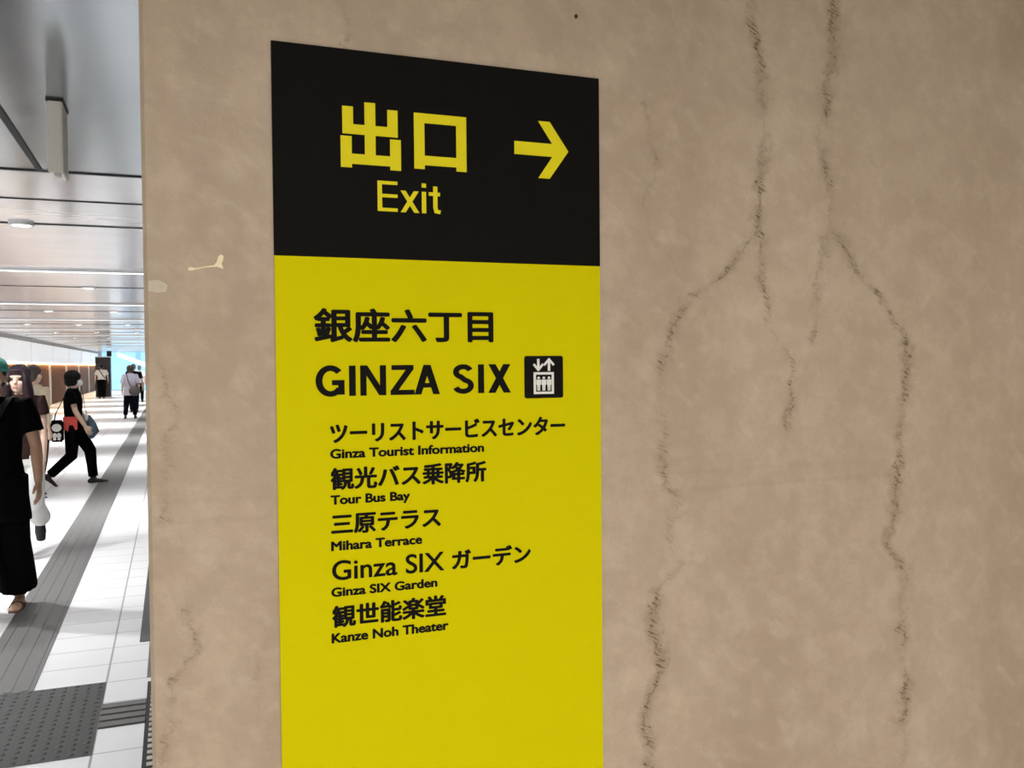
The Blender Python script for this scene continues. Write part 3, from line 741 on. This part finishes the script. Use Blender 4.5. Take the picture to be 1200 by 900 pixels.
for i in range(2):   # sandals
    a, fd = q.ank[i], q.footd[i]; upv = Vector((0, 0, 1)) - fd*fd.z; upv.normalize(); hd = a - upv*.066*s - fd*.05*s
    bm = bmesh.new()
    ring_loft(bm, [hd, hd+fd*.08*s, hd+fd*.17*s, hd+fd*.235*s], [(.034*s, .008*s), (.036*s, .008*s), (.046*s, .008*s), (.036*s, .007*s)])
    ring_loft(bm, [a+upv*.012*s+Vector((.040*s*math.cos(t), .044*s*math.sin(t), 0)) for t in [2*PI*k/16 for k in range(17)]], [(.011*s, .004*s)]*17, ref=Vector((0, 0, 1)), seg=8, round_ends=False)
    c_ = a - upv*.05*s + fd*.085*s
    ring_loft(bm, [c_+Vector((-.046*s, 0, -.008*s)), c_+Vector((-.03*s, 0, .022*s)), c_+Vector((0, 0, .030*s)), c_+Vector((.03*s, 0, .022*s)), c_+Vector((.046*s, 0, -.008*s))], [(.018*s, .004*s)]*5, ref=fd, seg=8, round_ends=False)
    from_bm('sandal', bm, BRLEA, r_, True)
# crossbody bag of the near person
bg = thing('crossbody_bag', 'small black bag on a charcoal strap worn across the teal capped person', 'bag', (-1.085, 6.62, 0), R(262-90))
dz = q.dz
strap('strap', [(-.115, -.06, 1.40*s+dz), (-.105, .03, 1.405*s+dz), (-.085, .10, 1.35*s+dz), (-.04, .142, 1.24*s+dz), (.05, .145, 1.10*s+dz), (.13, .125, .96*s+dz), (.19, .06, .86*s+dz)], bg, STRAP, .02, .004)
strap('strap', [(-.115, -.06, 1.40*s+dz), (-.06, -.135, 1.25*s+dz), (.06, -.14, 1.05*s+dz), (.17, -.08, .90*s+dz), (.205, .0, .86*s+dz)], bg, STRAP, .02, .004)
box('pouch', BLACKP, bg, .215, .30, -.11, .13, .62*s+dz, .86*s+dz, bev=.02)

# --- walker in black with a mask
WX, WY = -1.26, 13.45
r_ = person('person in black clothes and white mask walking right, seen from the side', WX, WY, -3, z=.0065)
q = pose(1.585, thigh=(-3, 29), shin=(-47, 5), foot=(-40, 2), arm=((14, 3, 16), (12, 6, 14)), shw=.16)
body(q, SKINL, r_, .007)
top(q, CLOB, r_, length=.82, sleeve=.60, loose=1.08, flare=1.02, sl_r=1.15)
trousers(q, CLOB, r_, (.108, .082, .070, .064), .95)
shoes(q, BLACKP, r_); hair(q, 'bob', HAIRB, r_)
s = q.s; H = q.H; dz = q.dz
bm = bmesh.new(); ell(bm, H(0, .062, -.045), (.060*s, .056*s, .052*s)); remesh('face_mask', bm, .007, MASK, r_, 2)['label'] = 'white face mask'
bm = bmesh.new()
for k, (yy, zz) in enumerate(((-.085, .83), (-.05, .80), (-.015, .79), (.02, .80), (.05, .83))):
    ring_loft(bm, [Vector((.150*s, yy*s, 1.0*s+dz)), Vector((.178*s, yy*s+.004, .92*s+dz)), Vector((.168*s, yy*s+.006, zz*s+dz))], [(.012*s, .028*s), (.016*s, .026*s), (.010*s, .018*s)], seg=10)
remesh('waist_scarf', bm, .007, CORAL, r_, 2)['label'] = 'coral red cloth hanging at the waist'
# tote bag behind the walker's hip
tb = thing('tote_bag', 'black tote bag with a white emblem at the hip of the masked walker', 'bag', (WX, WY, 0), R(-93))
bm = bmesh.new()
bx0, bx1, by0, by1, bz0, bz1 = .205, .265, -.245, -.085, .61, .90
bbox(bm, bx0, bx1, by0, by1, bz0, bz1, bev=.018); from_bm('bag_body', bm, CLOB, tb)
for xx in (.215, .255):
    strap('handle', [(xx, -.20, .88), (xx, -.18, .98), (.205, -.10, 1.16), (.185, -.03, 1.30), (.160, .0, 1.335)], tb, CLOB, .012, .004)
def emblem(name, c, ry, rz_):
    bm = bmesh.new(); ell(bm, (bx1+.0005, c[0], c[1]), (.003, ry, rz_)); return from_bm(name, bm, WLET, tb, True)
emblem('white_emblem', (-.165, .80), .060, .052); emblem('white_emblem', (-.190, .695), .028, .036); emblem('white_emblem', (-.138, .695), .028, .036)
emblem('white_emblem', (-.190, .650), .020, .016); emblem('white_emblem', (-.138, .650), .020, .016)
bm = bmesh.new(); ell(bm, (.235, -.24, .95), (.028, .030, .042)); from_bm('pale_charm', bm, WLET, tb, True)
# slate shoulder bag at the front
fb = thing('shoulder_bag', 'slate blue shoulder bag at the front of the masked walker', 'bag', (WX, WY, 0), R(-93))
bm = bmesh.new(); ring_loft(bm, [(-.02, .19, .92), (-.02, .22, .82), (-.02, .235, .72), (-.02, .22, .67)], [(.05, .03), (.09, .06), (.10, .085), (.07, .05)]); remesh('bag_body', bm, .008, BLUEG, fb, 3)
strap('strap', [(-.06, .095, 1.345), (-.04, .12, 1.22), (-.03, .14, 1.05), (-.02, .185, .9)], fb, BLACKP, .012, .004)
bm = bmesh.new(); ell(bm, (.035, .165, .92), (.02, .025, .05)); from_bm('pale_tag', bm, WLET, fb, True)

# --- woman with long plum-dark hair in white trousers
r_ = person('person with long plum-dark hair and white trousers half hidden behind the capped person', -1.185, 8.35, 268)
q = pose(1.62, thigh=(12, -6), shin=(2, -64), foot=(4, -78), arm=((6, 8, 8), (-2, 3, 10)), shw=.155)
body(q, SKINL, r_, .007, headyaw=-6)
top(q, CLOBR, r_, length=.86, sleeve=.42, loose=.98)
trousers(q, CLOW, r_, (.102, .088, .085, .085), .92); shoes(q, BLACKP, r_); hair(q, 'long', HAIRP, r_)
# --- person in beige
BX, BY = -1.58, 12.3
r_ = person('person in a beige top with dark tied hair walking before the wooden wall', BX, BY, 55)
q = pose(1.63, thigh=(-6, 10), shin=(-14, 0), foot=(-8, 0), arm=((-4, 4, 14), (10, 6, 40)))
body(q, SKINL, r_, .008); top(q, CLOBG, r_, length=.92, sleeve=1.7, loose=1.08); trousers(q, CLOBR, r_, (.115, .10, .095, .09), .93)
shoes(q, BLACKP, r_); hair(q, 'tied', HAIRBR, r_)
# --- woman in lavender walking away
r_ = person('person in a lavender blouse and dark trousers walking away down the passage', -1.20, 29.9, 92)
q = pose(1.64, thigh=(8, -6), shin=(2, -14), foot=(2, -6), arm=((-8, 12, 10), (4, 10, 16)), legspread=(3, 5))
body(q, SKINL, r_, .009); top(q, CLOL, r_, length=.72, sleeve=.9, loose=1.16, flare=1.15, sl_r=1.2, name='blouse')
trousers(q, CLON, r_, (.100, .085, .07, .062), .90); shoes(q, BLACKP, r_); hair(q, 'bob', HAIRBR, r_)
bg = thing('shoulder_bag', 'round taupe shoulder bag on the back of the person in lavender', 'bag', (-1.20, 29.9, 0), R(2))
bm = bmesh.new(); ell(bm, (.12, -.235, .86), (.165, .07, .155)); remesh('bag_body', bm, .009, TAUPE, bg, 2)
strap('strap', [(.02, -.20, .98), (-.05, -.17, 1.15), (-.09, -.11, 1.32), (-.10, -.04, 1.405)], bg, TAUPE, .014, .006)
# --- man in dark shirt ahead of her
r_ = person('person with grey hair and dark navy shirt just ahead of the lavender blouse', -1.26, 34.2, 92)
q = pose(1.70, thigh=(-8, 12), shin=(-16, 4), foot=(-8, 3), arm=((8, 12, 10), (-6, 12, 10)), shw=.20)
body(q, SKINL, r_, .010); top(q, CLON, r_, length=.86, sleeve=.7, loose=1.12); trousers(q, CLON, r_); shoes(q, BLACKP, r_); hair(q, 'short', HAIRG, r_)
# --- person in white at the pillar's edge
r_ = person('person in a white shirt and black trousers at the pillar edge, far away', -1.36, 43.5, 80)
q = pose(1.66, thigh=(12, -10), shin=(4, -22), foot=(3, -12), arm=((-8, 9, 10), (10, 9, 14)), shw=.18)
body(q, SKINL, r_, .010); top(q, CLOW, r_, length=.86, sleeve=.7, loose=1.12); trousers(q, CLOB, r_); shoes(q, BLACKP, r_); hair(q, 'short', HAIRG, r_)
# --- man in white shirt by the cabinet
r_ = person('person in a white shirt with dark crossbody strap walking away near the charcoal cabinet', -3.36, 50.2, 95)
q = pose(1.72, thigh=(6, -4), shin=(0, -10), foot=(0, -4), arm=((8, 14, 12), (-6, 14, 10)), shw=.20)
body(q, SKINL, r_, .010); top(q, CLOW, r_, length=.92, sleeve=.75, loose=1.22, sl_r=1.2); trousers(q, CLOB, r_, (.125, .11, .10, .09), .95); shoes(q, BLACKP, r_); hair(q, 'short', HAIRB, r_)
s = q.s; dz = q.dz
bg = thing('crossbody_bag', 'flat black crossbody bag on the person in white near the charcoal cabinet', 'bag', (-3.36, 50.2, 0), R(5))
strap('strap', [(-.11, -.03, 1.42*s+dz), (-.09, -.135, 1.33*s+dz), (.03, -.160, 1.15*s+dz), (.16, -.12, .98*s+dz)], bg, BLACKP, .022, .006)
box('pouch', BLACKP, bg, .20, .27, -.14, .10, .82*s+dz, 1.0*s+dz, bev=.02)
